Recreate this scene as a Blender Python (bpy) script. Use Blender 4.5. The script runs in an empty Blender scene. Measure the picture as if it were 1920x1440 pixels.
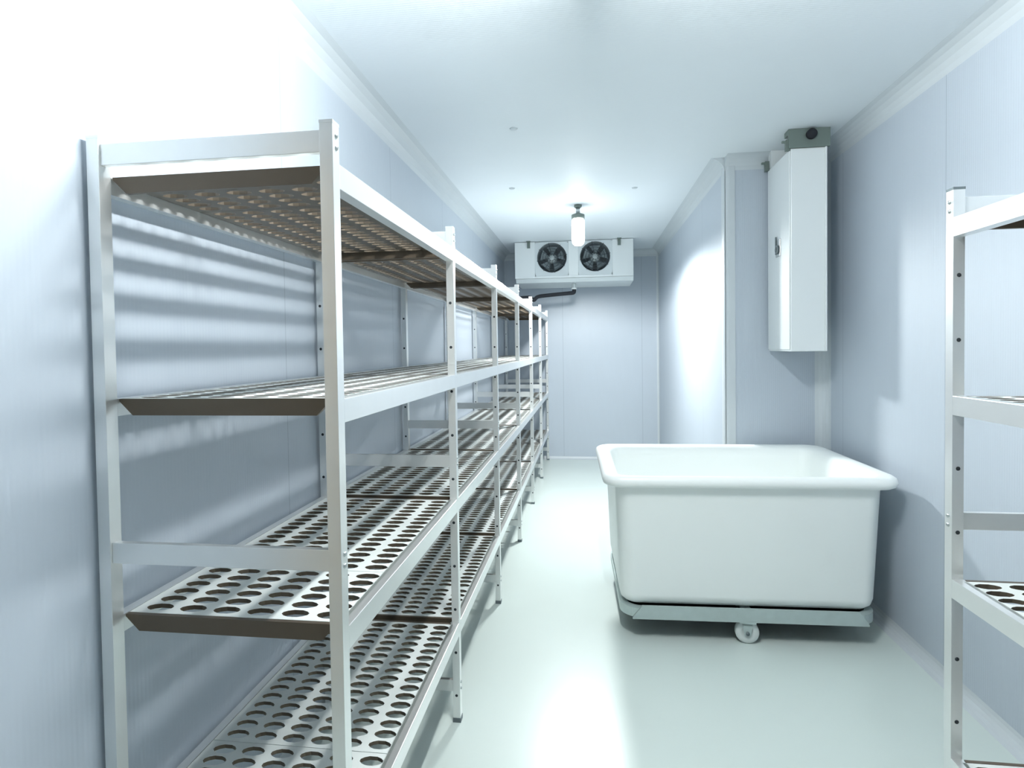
import bpy, math
from mathutils import Vector, Matrix

# ------------------------------------------------------------------ units
U = 0.48            # metres per layout unit (all layout numbers below are in this unit)
H = 2.883           # eye height above the floor, layout units
CEIL = 2.40         # ceiling above eye height
sc = bpy.context.scene
COL = sc.collection

# ------------------------------------------------------------------ camera
yaw, pitch, roll = .1302, .0247, -.0137
R0 = Vector((math.cos(yaw), math.sin(yaw), 0)); F0 = Vector((-math.sin(yaw), math.cos(yaw), 0)); Z0 = Vector((0, 0, 1))
fw = F0 * math.cos(pitch) - Z0 * math.sin(pitch)
up = F0 * math.sin(pitch) + Z0 * math.cos(pitch)
rt = R0 * math.cos(roll) + up * math.sin(roll)
up2 = -R0 * math.sin(roll) + up * math.cos(roll)
M = Matrix((rt, up2, -fw)).transposed().to_4x4()
M.translation = Vector((0, 0, H * U))
cam_d = bpy.data.cameras.new('camera')
cam = bpy.data.objects.new('camera', cam_d); COL.objects.link(cam)
cam.matrix_world = M
cam_d.sensor_width = 36; cam_d.lens = 36 * 1086.26 / 1920
cam_d.shift_x = 0; cam_d.shift_y = -(720 - 678.15) / 1920
cam_d.clip_start = .02
sc.camera = cam

# ------------------------------------------------------------------ world, exposure
w = bpy.data.worlds.new('world'); sc.world = w; w.use_nodes = True
w.node_tree.nodes['Background'].inputs[0].default_value = (.7, .8, .9, 1)
w.node_tree.nodes['Background'].inputs[1].default_value = .1
sc.view_settings.view_transform = 'Standard'; sc.view_settings.look = 'None'
sc.view_settings.gamma = 1; sc.view_settings.use_curve_mapping = False
sc.view_settings.exposure = 0.03
LAMP_FAR, LAMP_NEAR = 14.0, 650.0    # radiance of the jar lamp's glass and of the tube lamp (built below)
LAMP_DOWN = 225.0                     # watts thrown downwards by the jar lamp's bulb
LAMP_COLOR = (.96, 1.0, 1.0)
sc.cycles.max_bounces = 14; sc.cycles.diffuse_bounces = 8; sc.cycles.glossy_bounces = 6
sc.cycles.sample_clamp_indirect = 6

# ------------------------------------------------------------------ materials
def new_mat(name, color, rough=.4, metal=0., noise=.03, nscale=8., bump=0., bscale=60., spec=.5):
    m = bpy.data.materials.new(name); m.use_nodes = True
    nt = m.node_tree; b = nt.nodes['Principled BSDF']
    b.inputs['Roughness'].default_value = rough; b.inputs['Metallic'].default_value = metal
    b.inputs['Specular IOR Level'].default_value = spec
    tc = nt.nodes.new('ShaderNodeTexCoord')
    n = nt.nodes.new('ShaderNodeTexNoise'); n.inputs['Scale'].default_value = nscale; n.inputs['Detail'].default_value = 4
    nt.links.new(tc.outputs['Object'], n.inputs['Vector'])
    r = nt.nodes.new('ShaderNodeMapRange')
    r.inputs['To Min'].default_value = 1 - noise; r.inputs['To Max'].default_value = 1 + noise
    nt.links.new(n.outputs['Fac'], r.inputs['Value'])
    mx = nt.nodes.new('ShaderNodeVectorMath'); mx.operation = 'SCALE'
    mx.inputs[0].default_value = color
    nt.links.new(r.outputs[0], mx.inputs['Scale'])
    nt.links.new(mx.outputs[0], b.inputs['Base Color'])
    if bump:
        n2 = nt.nodes.new('ShaderNodeTexNoise'); n2.inputs['Scale'].default_value = bscale
        nt.links.new(tc.outputs['Object'], n2.inputs['Vector'])
        bp = nt.nodes.new('ShaderNodeBump'); bp.inputs['Strength'].default_value = bump; bp.inputs['Distance'].default_value = .002
        nt.links.new(n2.outputs['Fac'], bp.inputs['Height']); nt.links.new(bp.outputs[0], b.inputs['Normal'])
    return m

def panel_mat(name, color, axis, rough, joint, phase, ribs=.5, flute=.012):
    """Coated sandwich panel: fine flutes and a sealed joint every `joint` metres along `axis`."""
    m = new_mat(name, color, rough, noise=.02, nscale=3.)
    nt = m.node_tree; b = nt.nodes['Principled BSDF']
    tc = nt.nodes.new('ShaderNodeTexCoord'); sp = nt.nodes.new('ShaderNodeSeparateXYZ')
    nt.links.new(tc.outputs['Object'], sp.inputs[0])
    co = sp.outputs[axis]
    def math_n(op, a, bb=None):
        n = nt.nodes.new('ShaderNodeMath'); n.operation = op
        for i, v in enumerate((a, bb)):
            if v is None: continue
            if isinstance(v, (int, float)): n.inputs[i].default_value = v
            else: nt.links.new(v, n.inputs[i])
        return n.outputs[0]
    s = math_n('SINE', math_n('MULTIPLY', co, 2 * math.pi / flute))
    nz = nt.nodes.new('ShaderNodeTexNoise'); nz.noise_dimensions = '1D'; nz.inputs['Scale'].default_value = 18.
    nt.links.new(co, nz.inputs['W'])
    fl = math_n('MULTIPLY', s, math_n('ADD', nz.outputs['Fac'], .2))
    j = math_n('PINGPONG', math_n('ADD', co, phase), joint / 2)       # 0 at the joints
    jl = math_n('LESS_THAN', j, .0022)
    hgt = math_n('SUBTRACT', math_n('MULTIPLY', fl, .25), jl)
    bp = nt.nodes.new('ShaderNodeBump'); bp.inputs['Strength'].default_value = ribs; bp.inputs['Distance'].default_value = .0016
    nt.links.new(hgt, bp.inputs['Height']); nt.links.new(bp.outputs[0], b.inputs['Normal'])
    # sealant in the joint is a little greyer than the coating
    base = b.inputs['Base Color'].links[0].from_socket
    mix = nt.nodes.new('ShaderNodeMix'); mix.data_type = 'RGBA'
    nt.links.new(jl, mix.inputs['Factor']); nt.links.new(base, mix.inputs['A'])
    mix.inputs['B'].default_value = (color[0] * .72, color[1] * .74, color[2] * .76, 1)
    nt.links.new(mix.outputs['Result'], b.inputs['Base Color'])
    return m

WALLC = (.49, .54, .60)
M = {}
M['wall_y'] = panel_mat('coated_panel_lengthwise', WALLC, 1, .40, .95, .287)
M['wall_yl'] = panel_mat('coated_panel_left', WALLC, 1, .34, 1.1, .345)
M['wall_yr'] = panel_mat('coated_panel_right', WALLC, 1, .55, .95, .287)
M['wall_x'] = panel_mat('coated_panel_crosswise', WALLC, 0, .32, .95, .30)
M['ceil'] = panel_mat('coated_ceiling_panel', (.76, .80, .83), 1, .55, 60., 20., ribs=.25)
M['floor'] = new_mat('pale_epoxy_floor', (.63, .70, .665), .28, noise=.04, nscale=2.5, bump=.06, bscale=14.)
M['trim'] = new_mat('pale_plastic_cove', (.57, .61, .635), .4)
M['rear'] = new_mat('beige_warm_reflector', (.60, .46, .31), .6)
M['alu'] = new_mat('anodised_aluminium', (.84, .85, .84), .30, metal=.76, noise=.03, nscale=14.)
M['bar_and_shade'] = new_mat('aluminium_bar_and_shelf_shade', (.115, .090, .064), .40, metal=.45, noise=.06)  # crossbars' own brown; also serves as painted shade below the shelf grids
M['grid'] = new_mat('grey_shelf_grid', (.64, .67, .65), .45, spec=.3, noise=.04)
M['hole'] = new_mat('dark_drilled_hole', (.02, .025, .03), .8)
M['cap'] = new_mat('grey_plastic_cap', (.12, .15, .16), .5)
M['steel'] = new_mat('brushed_steel', (.55, .58, .58), .3, metal=.9)
M['galv'] = new_mat('galvanised_steel', (.50, .57, .56), .45, metal=.6, noise=.10, nscale=22.)
M['tub'] = new_mat('white_polyethylene', (.90, .925, .905), .35, noise=.015, nscale=4.)
M['case'] = new_mat('white_lacquered_sheet', (.76, .79, .79), .28, noise=.015)
M['shroud'] = new_mat('white_fan_plate', (.64, .68, .69), .35)
M['dark'] = new_mat('dark_fan_cavity', (.19, .22, .235), .6)
M['blade'] = new_mat('dark_grey_fan_blade', (.24, .285, .30), .4)
M['hub'] = new_mat('grey_fan_hub', (.45, .50, .50), .3, metal=.5)
M['wire'] = new_mat('black_wire_guard', (.05, .06, .07), .4, metal=.4)
M['pipe'] = new_mat('black_foam_insulation', (.012, .014, .02), .8)
M['pvc'] = new_mat('white_pvc', (.78, .82, .82), .4)
M['rubber'] = new_mat('grey_rubber_tyre', (.62, .66, .65), .5)
M['bracket'] = new_mat('dull_grey_bracket', (.17, .21, .19), .5, metal=.3)
def lamp_mat(name, strength):
    m = bpy.data.materials.new(name); m.use_nodes = True
    b = m.node_tree.nodes['Principled BSDF']
    b.inputs['Base Color'].default_value = (.9, .9, .9, 1); b.inputs['Roughness'].default_value = .2
    b.inputs['Emission Color'].default_value = (*LAMP_COLOR, 1); b.inputs['Emission Strength'].default_value = strength
    return m

# ------------------------------------------------------------------ mesh helpers
class MB:
    def __init__(s): s.v = []; s.f = []; s.mi = []; s.sm = []
    def add(s, vs, fs, mi=0, smooth=False):
        o = len(s.v); s.v += [tuple(p) for p in vs]
        for f in fs: s.f.append(tuple(i + o for i in f)); s.mi.append(mi); s.sm.append(smooth)
        return s
    def box(s, x0, x1, y0, y1, z0, z1, mi=0):
        if x0 > x1: x0, x1 = x1, x0
        vs = [(x, y, z) for z in (z0, z1) for y in (y0, y1) for x in (x0, x1)]
        return s.add(vs, [(0, 2, 3, 1), (4, 5, 7, 6), (0, 1, 5, 4), (2, 6, 7, 3), (0, 4, 6, 2), (1, 3, 7, 5)], mi)
    def prism(s, poly, axis, a0, a1, mi=0):
        """poly of 2D points extruded along axis ('x','y','z')."""
        def P(p, t):
            return {'x': (t, p[0], p[1]), 'y': (p[0], t, p[1]), 'z': (p[0], p[1], t)}[axis]
        n = len(poly)
        vs = [P(p, a0) for p in poly] + [P(p, a1) for p in poly]
        return s.add(vs, [tuple(range(n)), tuple(range(2 * n - 1, n - 1, -1))] + [(i, i + n, (i + 1) % n + n, (i + 1) % n) for i in range(n)], mi)
    def lathe(s, prof, c=(0, 0, 0), axis='z', n=24, mi=0, smooth=True):
        """prof: list of (r, t) along the axis; ends closed when r=0."""
        vs = []
        for r, t in prof:
            for k in range(n):
                a = 2 * math.pi * k / n; p, q = r * math.cos(a), r * math.sin(a)
                vs.append({'z': (c[0] + p, c[1] + q, c[2] + t), 'y': (c[0] + p, c[1] + t, c[2] + q), 'x': (c[0] + t, c[1] + p, c[2] + q)}[axis])
        fs = [(i * n + k, i * n + (k + 1) % n, (i + 1) * n + (k + 1) % n, (i + 1) * n + k) for i in range(len(prof) - 1) for k in range(n)]
        s.add(vs, fs, mi, smooth)
        return s
    def tube(s, pts, r, n=12, mi=0, closed=False):
        pts = [Vector(p) for p in pts]; N = len(pts); vs = []
        ref = Vector((0.13, .31, 1)).normalized()
        for i, p in enumerate(pts):
            a = pts[(i - 1) % N] if (i > 0 or closed) else p
            b = pts[(i + 1) % N] if (i < N - 1 or closed) else p
            t = (b - a).normalized(); u = t.cross(ref)
            if u.length < 1e-4: u = t.cross(Vector((1, 0, 0)))
            u.normalize(); v = t.cross(u)
            for k in range(n):
                an = 2 * math.pi * k / n; vs.append(p + (u * math.cos(an) + v * math.sin(an)) * r)
        m = N if closed else N - 1
        fs = [(i * n + k, ((i + 1) % N) * n + k, ((i + 1) % N) * n + (k + 1) % n, i * n + (k + 1) % n) for i in range(m) for k in range(n)]
        s.add(vs, fs, mi, True)
        if not closed: s.add(vs[:n], [tuple(range(n))], mi); s.add(vs[-n:], [tuple(range(n - 1, -1, -1))], mi)
        return s
    def loops(s, L, close_ends=True, mi=0, smooth=True):
        n = len(L[0]); vs = [p for l in L for p in l]
        fs = [(i * n + k, i * n + (k + 1) % n, (i + 1) * n + (k + 1) % n, (i + 1) * n + k) for i in range(len(L) - 1) for k in range(n)]
        if close_ends: fs += [tuple(range(n - 1, -1, -1)), tuple(range((len(L) - 1) * n, len(L) * n))]
        return s.add(vs, fs, mi, smooth)
    def mesh(s, name, mats, fix=True):
        me = bpy.data.meshes.new(name)
        me.from_pydata([(x * U, y * U, z * U) for x, y, z in s.v], [], s.f)
        for m in mats: me.materials.append(m)
        me.polygons.foreach_set('material_index', s.mi); me.polygons.foreach_set('use_smooth', s.sm)
        if fix:
            import bmesh
            bm = bmesh.new(); bm.from_mesh(me)
            bmesh.ops.recalc_face_normals(bm, faces=bm.faces); bm.to_mesh(me); bm.free()
        me.update()
        return me

def link(name, me, parent=None, loc=(0, 0, 0), rz=0, bevel=0):
    o = bpy.data.objects.new(name, me); COL.objects.link(o)
    o.location = Vector(loc) * U; o.rotation_euler.z = rz
    if parent: o.parent = parent
    if bevel:
        b = o.modifiers.new('bevel', 'BEVEL'); b.width = bevel; b.segments = 2; b.limit_method = 'ANGLE'
        b.harden_normals = False
    return o
def obj(name, mb, mats, parent=None, loc=(0, 0, 0), bevel=0):
    if not isinstance(mats, (list, tuple)): mats = [mats]
    return link(name, mb.mesh(name, mats), parent, loc, 0, bevel)
def thing(name, label, cat, loc=(0, 0, 0), rz=0, group=None):
    o = bpy.data.objects.new(name, None); COL.objects.link(o)
    o.location = Vector(loc) * U; o.rotation_euler.z = rz; o.empty_display_size = .05
    return tag(o, label, cat, group)
def tag(o, label, cat, group=None):
    o['label'] = label; o['category'] = cat
    if group: o['group'] = group
    return o
def struct(name, mb, mats):
    o = obj(name, mb, mats); o['kind'] = 'structure'; return o

# ------------------------------------------------------------------ the room shell
# world layout: x right, y into the room, z up from the floor
XL, XRF, XRN = -2.12, 1.77, 3.00       # left wall, right wall of the far part, right wall of the near part
YB, YJ, YF = 14.86, 7.80, -2.6         # far wall, jog, wall behind the photographer
C = CEIL + H; T = .2
struct('floor', MB().box(XL - T, XRN + T, YF - T, YB + T, -T, 0), M['floor'])
struct('ceiling', MB().box(XL - T, XRN + T, YF - T, YB + T, C, C + T), M['ceil'])
struct('wall_left', MB().box(XL - T, XL, YF - T, YB + T, 0, C), M['wall_yl'])
struct('wall_back', MB().box(XL, XRF, YB, YB + T, 0, C), M['wall_x'])
struct('wall_right_far', MB().box(XRF, XRF + T, YJ + T, YB + T, 0, C), M['wall_y'])
struct('wall_jog', MB().box(XRF, XRN + T, YJ, YJ + T, 0, C), M['wall_x'])
struct('wall_right', MB().box(XRN, XRN + T, YF - T, YJ, 0, C), M['wall_yr'])
struct('wall_front', MB().box(XL, XRN, YF - T, YF, 0, C), M['wall_x'])
d = struct('warm_reflector_1', MB().box(XL + .03, XL + .16, -2.5, .55, .05, 4.4), M['rear'])      # added unseen door-shaped beige panel, warms the reflections in the front posts
obj('reflector_handle', MB().tube([(XL + .16, .3, 2.0), (XL + .28, .3, 2.0), (XL + .28, .3, 2.5), (XL + .16, .3, 2.5)], .025), M['steel'], d)

def cove_poly(cx, cz, sx, sz, r, n=5):
    """Concave quarter cove in the corner (cx,cz); the room lies towards sx,sz."""
    pts = [(cx, cz), (cx + sx * r, cz)]
    for k in range(1, n):
        a = math.pi / 2 * k / n
        pts.append((cx + sx * r * (1 - .80 * math.sin(a) - .2 * k / n), cz + sz * r * (1 - .80 * math.cos(a) - .2 * (1 - k / n))))
    pts.append((cx, cz + sz * r))
    return pts
CR = .17
struct('trim_1', MB().prism(cove_poly(XL, C, 1, -1, CR + .03), 'y', YF, YB), M['trim'])
struct('trim_2', MB().prism(cove_poly(XRF, C, -1, -1, CR), 'y', YJ, YB), M['trim'])
struct('trim_3', MB().prism(cove_poly(XRN, C, -1, -1, CR), 'y', YF, YJ), M['trim'])
struct('trim_4', MB().prism(cove_poly(YB, C, -1, -1, CR), 'x', XL, XRF), M['trim'])
struct('trim_5', MB().prism(cove_poly(YJ, C, -1, -1, CR), 'x', XRF, XRN), M['trim'])
# vertical coves: inner corners, and the rounded outer corner of the jog
struct('trim_6', MB().prism(cove_poly(XRN, YJ, -1, -1, .14), 'z', 0, C), M['trim'])
struct('trim_7', MB().prism(cove_poly(XRF, YB, -1, -1, .05), 'z', 0, C), M['trim'])
e = MB()
cor = [(XRF - .018, YJ + .12), (XRF, YJ + .12), (XRF, YJ), (XRF + .12, YJ), (XRF + .12, YJ - .018)]
for k in range(7):
    a = -math.pi / 2 - math.pi / 2 * k / 6
    cor.append((XRF + .05 + .068 * math.cos(a), YJ + .05 + .068 * math.sin(a)))
struct('trim_8', MB().prism(cor, 'z', 0, C - CR * .5), M['trim'])
struct('baseboard_right', MB().prism(cove_poly(XRN, 0, -1, 1, .10), 'y', YF, YJ), M['trim'])
struct('baseboard_left', MB().prism(cove_poly(XL, 0, 1, 1, .10), 'y', YF, YB), M['trim'])
struct('baseboard_back', MB().prism(cove_poly(YB, 0, -1, 1, .07), 'x', XL, XRF), M['trim'])
struct('baseboard_jog', MB().prism(cove_poly(YJ, 0, -1, 1, .10), 'x', XRF, XRN), M['trim'])

# ------------------------------------------------------------------ jar lamps
def jar_lamp(x, y, strength, label):
    t = thing('jar_lamp', label, 'lamp', (x, y, C))
    obj('ceiling_rose', MB().lathe([(0, 0), (.065, 0), (.065, -.03), (.05, -.05), (0, -.05)]), M['bracket'], t)
    obj('stem', MB().lathe([(0, -.05), (.035, -.05), (.035, -.16), (0, -.16)], n=16), M['steel'], t)
    obj('lamp_cap', MB().lathe([(0, -.15), (.06, -.15), (.110, -.17), (.110, -.235), (0, -.235)]), M['bracket'], t)
    obj('glass_jar', MB().lathe([(0, -.236), (.085, -.236), (.108, -.27), (.108, -.60), (.095, -.655), (.06, -.685), (0, -.69)], n=28), lamp_mat('glowing_glass', strength), t)
    sp = bpy.data.lights.new('bulb_light', 'SPOT'); sp.energy = LAMP_DOWN; sp.color = LAMP_COLOR
    sp.spot_size = math.radians(176); sp.spot_blend = .25; sp.shadow_soft_size = .09
    so = bpy.data.objects.new('bulb_light', sp); COL.objects.link(so); so.parent = t; so.location = (0, 0, -.73 * U)
    return t
jar_lamp(-.14, 9.95, LAMP_FAR, 'glowing jar lamp hanging from the ceiling before the twin-fan cooler')
def tube_lamp(x, y, strength, label):
    tl = thing('tube_lamp', label, 'lamp', (x, y, C))
    obj('housing', MB().box(-.035, .035, -.62, .62, -.14, 0), M['case'], tl, bevel=.003)
    for q in (-1, 1): obj('lamp_holder', MB().box(-.035, .035, q * .60, q * .55, -.31, -.14), M['case'], tl)
    obj('glass_tube', MB().lathe([(0, -.55), (.03, -.55), (.03, .55), (0, .55)], (0, 0, -.27), 'y', 16), lamp_mat('glowing_tube', strength), tl)
    return tl
tube_lamp(.05, 2.60, LAMP_NEAR, 'short bright tube lamp on the ceiling beside the near end of the left shelving')

# ------------------------------------------------------------------ shelving racks
W = 1.096; B = 2.077          # depth, bay length
PW, PD = .056, .062           # post face width, post depth
ROWS = [.12 + .162 * k for k in range(6)]
def grid_mesh(s, y0, y1, n, name):
    """Perforated shelf grid: rows of pointed oval holes between solid strips, folded edges."""
    mb = MB(); x0, x1 = .060, W - .060; th = .020
    px, py = .162, (y1 - y0 - .03) / n
    def cell(cx, cy):
        hx, hy, ax, ay = px / 2, py / 2, .064, min(.035, py * .41)
        outer = []
        cs = [(-hx, -hy), (hx, -hy), (hx, hy), (-hx, hy)]
        for i in range(4):
            a, b = cs[i], cs[(i + 1) % 4]
            for k in range(3): outer.append((a[0] + (b[0] - a[0]) * k / 3, a[1] + (b[1] - a[1]) * k / 3))
        inner = []
        for (ox, oy) in outer:
            an = math.atan2(oy / hy, ox / hx)
            inner.append((ax * math.copysign(abs(math.cos(an)) ** 1.0, math.cos(an)), ay * math.copysign(abs(math.sin(an)) ** 1.3, math.sin(an))))
        V = []
        for z in (0, -th):
            V += [(s * (cx + a), cy + b, z) for a, b in outer] + [(s * (cx + a), cy + b, z) for a, b in inner]
        F = []
        for k in range(12):
            j = (k + 1) % 12
            F += [(k, j, 12 + j, 12 + k), (24 + j, 24 + k, 36 + k, 36 + j), (12 + k, 12 + j, 36 + j, 36 + k)]
        if s < 0: F = [f[::-1] for f in F]
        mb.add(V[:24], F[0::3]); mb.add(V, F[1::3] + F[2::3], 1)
    for r in ROWS:
        for k in range(n): cell(r, y0 + .015 + py * (k + .5))
    a, b = ROWS[0] - px / 2, ROWS[-1] + px / 2
    for q in ((x0, a, y0, y1), (b, x1, y0, y1), (a, b, y0, y0 + .015), (a, b, y1 - .015, y1)):
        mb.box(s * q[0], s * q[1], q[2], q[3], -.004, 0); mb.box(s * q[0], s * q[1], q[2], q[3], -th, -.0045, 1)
    return mb.mesh(name, [M['grid'], M['bar_and_shade']], fix=False)  # second slot puts shade into the colour of undersides and hole walls

def rack(s, loc, nb, levels, braces, ph, label, near_first=True):
    root = thing('shelving_rack', label, 'shelving', loc)
    # --- posts with drilled holes; a foot and a cap each
    pm = MB().box(0, s * PW, 0, PD, .03, ph - .012); pe = MB().box(0, s * PW, 0, PD, .03, ph - .012)
    k = 0
    for q in range(10):
        z = .21 + q * .335
        if any(-.12 < z - l < .02 for l in levels): continue
        pm.lathe([(0, 0), (.011, 0), (.011, -.002), (0, -.002)], (s * PW * .5, 0, z), 'y', 10, 1)
        pm.lathe([(0, 0), (.011, 0), (.011, .002), (0, .002)], (s * PW * .5, PD, z), 'y', 10, 1)
        pe.lathe([(0, 0), (.011, 0), (.011, .002), (0, .002)], (s * PW * .5, PD, z), 'y', 10, 1)
    pee = pe.mesh('post', [M['alu'], M['hole']])
    pme = pm.mesh('post', [M['alu'], M['hole']])
    fme = MB().box(-s * .003, s * (PW + .003), -.003, PD + .003, 0, .035).mesh('foot', [M['cap']])
    cme = MB().box(-s * .001, s * (PW + .001), -.001, PD + .001, ph - .013, ph).mesh('cap', [M['cap'] if s > 0 else M['alu']])
    bolt = MB().lathe([(0, -.008), (.007, -.008), (.011, -.003), (.011, 0), (0, 0)], (0, 0, 0), 'x', 10).mesh('bolt', [M['steel']])
    for fr in range(nb + 1):
        for side in (0, 1):
            x = 0 if side == 0 else s * (W - PW)
            p = link('post', pee if fr == 0 else pme, root, (x, fr * B, 0), bevel=.0012)
            link('foot', fme, p); link('cap', cme, p)
            if side == 0:
                for bz in braces:
                    for dz in (.022, .07):
                        b = link('bolt', bolt, p, (0, PD * .5, bz - dz))
                        if s < 0: b.rotation_euler.z = math.pi
    # --- cross braces of every end frame
    bme = MB().box(s * PW, s * (W - PW), .010, .040, -.09, 0).mesh('brace', [M['alu']])
    for fr in range(nb + 1):
        for bz in braces: link('brace', bme, root, (0, fr * B, bz), bevel=.0012)
    # --- long rails
    rl = MB().prism([(0, 0), (s * .058, 0), (s * .058, -.03), (s * .062, -.03), (s * .062, -.1), (0, -.1)], 'y', PD, B).mesh('front_rail', [M['alu']])
    rb = MB().box(s * (W - .056), s * (W - .006), PD, B, -.075, 0).mesh('rear_rail', [M['alu']])
    cb = MB().prism([(s * .062, 0), (s * (W - .062), 0), (s * (W - .062), -.01), (s * (W - .125), -.072), (s * .125, -.072), (s * .062, -.01)], 'y', 0, .02).mesh('crossbar', [M['bar_and_shade']])
    y0 = .088
    g1 = grid_mesh(s, y0, y0 + .545, 6, 'shelf_grid'); g2 = grid_mesh(s, y0 + .549, B - .028, 16, 'shelf_grid')
    for by in range(nb):
        for lz in levels:
            link('front_rail', rl, root, (0, by * B, lz), bevel=.0014)
            link('rear_rail', rb, root, (0, by * B, lz))
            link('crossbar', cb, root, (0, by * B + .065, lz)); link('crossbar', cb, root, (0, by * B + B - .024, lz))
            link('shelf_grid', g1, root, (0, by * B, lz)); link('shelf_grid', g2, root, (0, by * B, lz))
    return root
rack(-1, (-1.0, 2.22, 0), 6, [H + .759, H - .202, H - 1.153, H - 2.108], [H + .885, H - .818, .325], H + .92,
     'long grey aluminium shelving with four perforated shelves along the left wall')
rack(1, (1.877, 3.276 - B, 0), 1, [H + .640, H - .283, H - 1.245, H - 2.2], [H + .745, H - .896, .25], H + .795,
     'short aluminium shelving with perforated shelves against the right wall')

# ------------------------------------------------------------------ twin-fan evaporator on the far ceiling
ev = thing('air_cooler', 'white twin-fan air cooler fixed under the ceiling at the far wall', 'air cooler', (-.30, 13.2, H + 1.56))
x0, x1, zt = -1.33, 1.33, CEIL - 1.56 - .012
fz, fr_ = .46, .325
fans = (-.485, .485)
cs = MB()
cs.box(x0, x0 + .46, 0, .03, 0, zt); cs.box(x1 - .46, x1, 0, .03, 0, zt); cs.box(-.11, .11, 0, .03, .05, zt)
cs.box(x0 + .46, x1 - .46, 0, .03, 0, .05); cs.box(x0, x0 + .03, .03, 1.25, 0, zt); cs.box(x1 - .03, x1, .03, 1.25, 0, zt)
cs.box(x0, x1, .03, 1.25, zt - .02, zt); cs.box(x0, x1, 1.22, 1.25, 0, zt)
obj('casing', cs, M['case'], ev, bevel=.003)
def plate_with_hole(xa, xb, za, zb, cx, cz, r, y0, y1, n=48):
    mb = MB(); out = []; inn = []
    for k in range(n):
        a = 2 * math.pi * (k + .5) / n; c, s_ = math.cos(a), math.sin(a)
        t = min((xb - cx) / c if c > 0 else (xa - cx) / c if c < 0 else 9, (zb - cz) / s_ if s_ > 0 else (za - cz) / s_ if s_ < 0 else 9)
        out.append((cx + c * t, cz + s_ * t)); inn.append((cx + c * r, cz + s_ * r))
    V = [(x, y, z) for y in (y0, y1) for (x, z) in out + inn]
    F = []
    for k in range(n):
        j = (k + 1) % n
        F += [(k, j, n + j, n + k), (2 * n + j, 2 * n + k, 3 * n + k, 3 * n + j), (n + k, n + j, 3 * n + j, 3 * n + k), (j, k, 2 * n + k, 2 * n + j)]
    return mb.add(V, F)
for cx in fans:
    a, b = (x0 + .46, -.11) if cx < 0 else (.11, x1 - .46)
    fp = obj('fan_plate', plate_with_hole(a, b, .05, zt - .02, cx, fz, fr_, .015, .045), M['shroud'], ev)
    obj('fan_duct', MB().lathe([(fr_, .03), (fr_, .35), (0, .35)], (cx, 0, fz), 'y', 40), M['dark'], ev)
    fan = MB()
    for k in range(5):
        a0 = 2 * math.pi * k / 5 + .3; V = []
        for i in range(5):
            r = .08 + (fr_ - .03 - .08) * i / 4; wd = .30 + .16 * i / 4
            for sg, yy in ((-1, .10), (1, .20)):
                for th_ in (0, .012):
                    an = a0 + sg * wd; V.append((cx + r * math.cos(an), yy + th_, fz + r * math.sin(an)))
        F = []
        for i in range(4):
            o = i * 4; F += [(o, o + 2, o + 6, o + 4), (o + 1, o + 5, o + 7, o + 3), (o, o + 4, o + 5, o + 1), (o + 2, o + 3, o + 7, o + 6)]
        F += [(0, 1, 3, 2), (16, 18, 19, 17)]
        fan.add(V, F)
    fb = obj('fan_blades', fan, M['blade'], ev)
    obj('fan_hub', MB().lathe([(0, .07), (.06, .075), (.10, .10), (.11, .16), (.11, .24), (0, .24)], (cx, 0, fz), 'y', 24), M['hub'], fb)
    g = MB()
    for r in (.07, .14, .21, .27, .33): g.tube([(cx + r * math.cos(t), .008, fz + r * math.sin(t)) for t in [2 * math.pi * q / 36 for q in range(36)]], .0055, 6, closed=True)
    for q in range(8):
        t = 2 * math.pi * q / 8 + .2; g.tube([(cx + .05 * math.cos(t), .012, fz + .05 * math.sin(t)), (cx + .35 * math.cos(t), .012, fz + .35 * math.sin(t))], .0055, 6)
    obj('fan_guard', g, M['wire'], ev)
for bx in (x0 + .32, x1 - .31):
    obj('hanger_bracket', MB().box(bx - .033, bx + .033, -.03, 0, zt - .14, zt + .01).box(bx - .045, bx + .045, -.10, 0, zt, zt + .012), M['bracket'], ev)
obj('drip_tray', MB().prism([(0, -.005), (.06, -.095), (1.2, -.11), (1.25, -.005)], 'x', x0 + .02, x1), M['shroud'], ev)
obj('drain_spout', MB().lathe([(0, -.10), (.05, -.10), (.05, -.20), (.06, -.20), (.06, -.235), (0, -.235)], (0, .35, 0), n=20), M['pvc'], ev)

def smooth_path(pts, n=6, r=.5):
    out = [Vector(pts[0])]
    for i in range(1, len(pts) - 1):
        a, b, c = Vector(pts[i - 1]), Vector(pts[i]), Vector(pts[i + 1])
        p, q = b.lerp(a, r), b.lerp(c, r)
        for k in range(n + 1):
            t = k / n; out.append(p.lerp(b, t).lerp(b.lerp(q, t), t))
    out.append(Vector(pts[-1])); return out
pp = [(-.30, 13.55, H + 1.33), (-.30, 13.55, H + 1.245), (-.40, 13.55, H + 1.24), (-1.08, 13.55, H + 1.19), (-1.17, 13.55, H + 1.165), (-1.24, 13.55, H + 1.085), (-1.31, 13.55, H + 1.165), (-1.42, 13.55, H + 1.16), (-2.19, 13.55, H + 1.13)]
tag(obj('drain_pipe', MB().tube(smooth_path(pp, 5, .35), .045, 14), M['pipe']), 'black insulated drain pipe with a trap bend below the twin-fan cooler', 'pipe')

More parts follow.
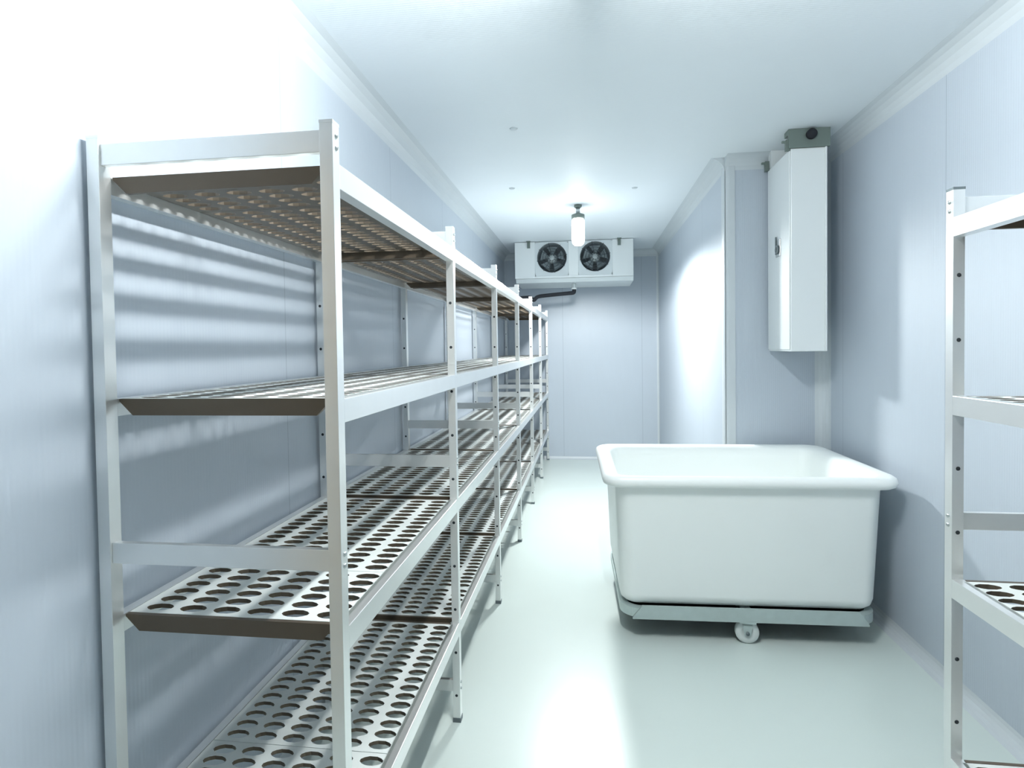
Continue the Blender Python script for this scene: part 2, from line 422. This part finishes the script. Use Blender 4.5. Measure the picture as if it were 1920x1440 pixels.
# ------------------------------------------------------------------ hanging white casing by the jog
bx0, bx1, by0, by1, bz0, bz1 = 2.285, 2.665, 6.92, 7.74, H - .09, H + 2.19
cab = thing('hanging_cabinet', 'tall narrow white metal cabinet hung from the ceiling above the white tub', 'cabinet', ((bx0 + bx1) / 2, (by0 + by1) / 2, bz0))
hx, hy, hz = (bx1 - bx0) / 2, (by1 - by0) / 2, bz1 - bz0
obj('casing', MB().box(-hx, hx, -hy, hy, 0, hz), M['case'], cab, bevel=.004)
obj('side_panel', MB().box(-hx - .012, -hx, -hy + .02, hy - .02, .02, hz - .02), M['case'], cab, bevel=.003)
obj('edge_flange', MB().box(hx - .02, hx, -hy - .02, -hy, 0, hz), M['case'], cab, bevel=.002)
br = obj('hanger_bracket', MB().box(-hx - .03, hx + .03, -hy - .025, -hy + .01, hz, CEIL - bz1 + H + hz - .06).box(-hx - .03, hx + .03, -hy - .025, -hy + .12, CEIL + H - bz0 - .06, CEIL + H - bz0 - .002), M['bracket'], cab)
obj('bracket_knob', MB().lathe([(0, -.06), (.045, -.06), (.055, -.045), (.055, 0), (0, 0)], (.015, -hy - .025, CEIL + H - bz0 - .075), 'y', 20), M['pipe'], br)
hk = obj('side_hook', MB().box(-hx - .05, -hx - .005, -hy - .01, -hy + .05, hz - .02, hz + .10).box(-hx - .09, -hx - .01, -hy, -hy + .03, hz + .07, hz + .09), M['bracket'], cab)
link('side_hook', hk.data, cab, (0, 2 * hy - .05, 0))
obj('hanger_bracket', MB().box(-hx, hx, hy - .12, hy - .01, hz, CEIL + H - bz0 - .002), M['case'], cab)
lz = H + 1.15 - bz0
lt = obj('latch', MB().box(-hx - .022, -hx - .012, -.10, .06, lz - .11, lz + .09), M['steel'], cab, bevel=.002)
obj('latch_ring', MB().lathe([(.03, 0), (.052, 0), (.052, -.02), (.03, -.02), (.03, 0)], (-hx - .022, -.03, lz - .03), 'x', 20), M['cap'], lt)
obj('latch_lever', MB().box(-hx - .034, -hx - .022, .015, .04, lz - .08, lz + .13), M['cap'], lt)

# ------------------------------------------------------------------ white tub on its dolly
def rrect(hx, hy, r, z, n=7, cx=0, cy=0):
    out = []
    for qx, qy, a0 in ((1, 1, 0), (-1, 1, 90), (-1, -1, 180), (1, -1, 270)):
        for k in range(n):
            a = math.radians(a0 + 90 * k / (n - 1)); out.append((cx + qx * (hx - r) + r * math.cos(a), cy + qy * (hy - r) + r * math.sin(a), z))
    return out
TX, TY, TR = 1.475, 6.58, math.radians(1.6)
zb = H - 2.555                                # tub bottom above the floor
ht = 2.56 - 1.255
tubm = MB()
prof = [(1.00, .64, .10, 0), (1.10, .74, .13, .012), (1.135, .775, .14, .05), (1.15, .79, .145, .11), (1.19, .835, .15, ht - .13),
        (1.20, .84, .15, ht - .115), (1.27, .90, .17, ht - .11), (1.298, .92, .18, ht - .095), (1.31, .93, .18, ht - .055), (1.30, .92, .18, ht - .02), (1.275, .90, .18, ht),
        (1.24, .87, .17, ht), (1.185, .82, .16, ht - .012), (1.15, .79, .15, ht - .045), (1.13, .77, .14, ht - .12), (1.09, .73, .14, .14), (1.04, .68, .13, .06), (.96, .60, .10, .045)]
TS = 1.03
tubm.loops([rrect(a * TS * 1.015, b * TS, r, z) for a, b, r, z in prof])
tub = obj('plastic_tub', tubm, M['tub'])
tub.location = Vector((TX, TY, zb)) * U; tub.rotation_euler.z = TR
tag(tub, 'large white plastic tub with a rounded rim standing on a wheeled steel dolly', 'tub')

dl = thing('dolly', 'galvanised wheeled steel dolly under the large white tub', 'dolly', (TX, TY, 0), TR)
zf = zb - .003
fm = MB()
o1, i1 = (1.20, .86, .20), (1.13, .79, .14)
fm.loops([rrect(*i1, zf - .09), rrect(*o1, zf - .09), rrect(*o1, zf), rrect(*i1, zf), rrect(*i1, zf - .09)], close_ends=False, smooth=False)
fm.box(-1.14, 1.14, -.05, .05, zf - .06, zf - .01); fm.box(-.05, .05, -.80, .80, zf - .06, zf - .01)
obj('frame', fm, M['galv'], dl)
obj('shade_sheet', MB().loops([rrect(1.125, .785, .14, zf - .085), rrect(1.125, .785, .14, zf - .065)], smooth=False), M['pipe'], dl)  # added black sheet that deepens the shade on the floor below the tub
for sg in (-1, 1):
    y = sg * .862
    obj('end_plate', MB().prism([(-1.09, zf - .10), (1.09, zf - .10), (1.09, zf - .085), (1.0, zf + .03), (-1.0, zf + .03), (-1.09, zf - .085)], 'y', y - .012, y + .012), M['galv'], dl)
lipm = MB().tube([p for p in [(-1.17, .7, zf + .06), (-1.175, 0, zf + .05), (-1.17, -.66, zf + .05), (-1.13, -.78, zf + .035), (-1.03, -.83, zf + .03)]], .008, 8)
rw = .110
def caster(cx, cy, ang, name='caster'):
    fk = MB()
    fk.box(-.075, .075, -.075, .075, zf - .115, zf - .09)
    fk.lathe([(0, zf - .135), (.045, zf - .135), (.045, zf - .112), (0, zf - .112)], (0, 0, 0), 'z', 18)
    for sx in (-1, 1):
        fk.prism([(-.045, zf - .13), (.045, zf - .13), (.030, rw - .02), (-.030, rw - .02)], 'x', sx * .045, sx * .055)
    fk.box(-.055, .055, -.045, .045, zf - .14, zf - .128)
    c_ = obj(name, fk, M['galv'], dl, (cx, cy, 0)); c_.rotation_euler.z = ang
    wh = obj('wheel', MB().lathe([(0, -.026), (.045, -.026), (.055, -.034), (rw - .012, -.036), (rw, -.022), (rw, .022), (rw - .012, .036), (.055, .034), (.045, .026), (0, .026)], (0, 0, rw), 'x', 32), M['rubber'], c_)
    obj('axle', MB().lathe([(0, -.066), (.018, -.066), (.018, .066), (0, .066)], (0, 0, rw), 'x', 14), M['cap'], c_)
caster(0, -.80, math.pi / 2 - .12); caster(0, .78, .3); caster(-1.04, 0, 0); caster(1.04, 0, 0)

# ------------------------------------------------------------------ small plugs in the ceiling
for x, y, lab in ((-1.108, 8.74, 'small round plug in the ceiling left of the jar lamp'), (.733, 9.04, 'small round plug in the ceiling right of the jar lamp'),
                  (-.78, 6.37, 'small round plug in the ceiling nearest the left shelving posts')):
    o = obj('ceiling_plug', MB().lathe([(0, 0), (.045, 0), (.038, -.01), (0, -.012)], n=20), M['trim'], None, (x, y, C))
    tag(o, lab, 'plug', 'ceiling plugs')
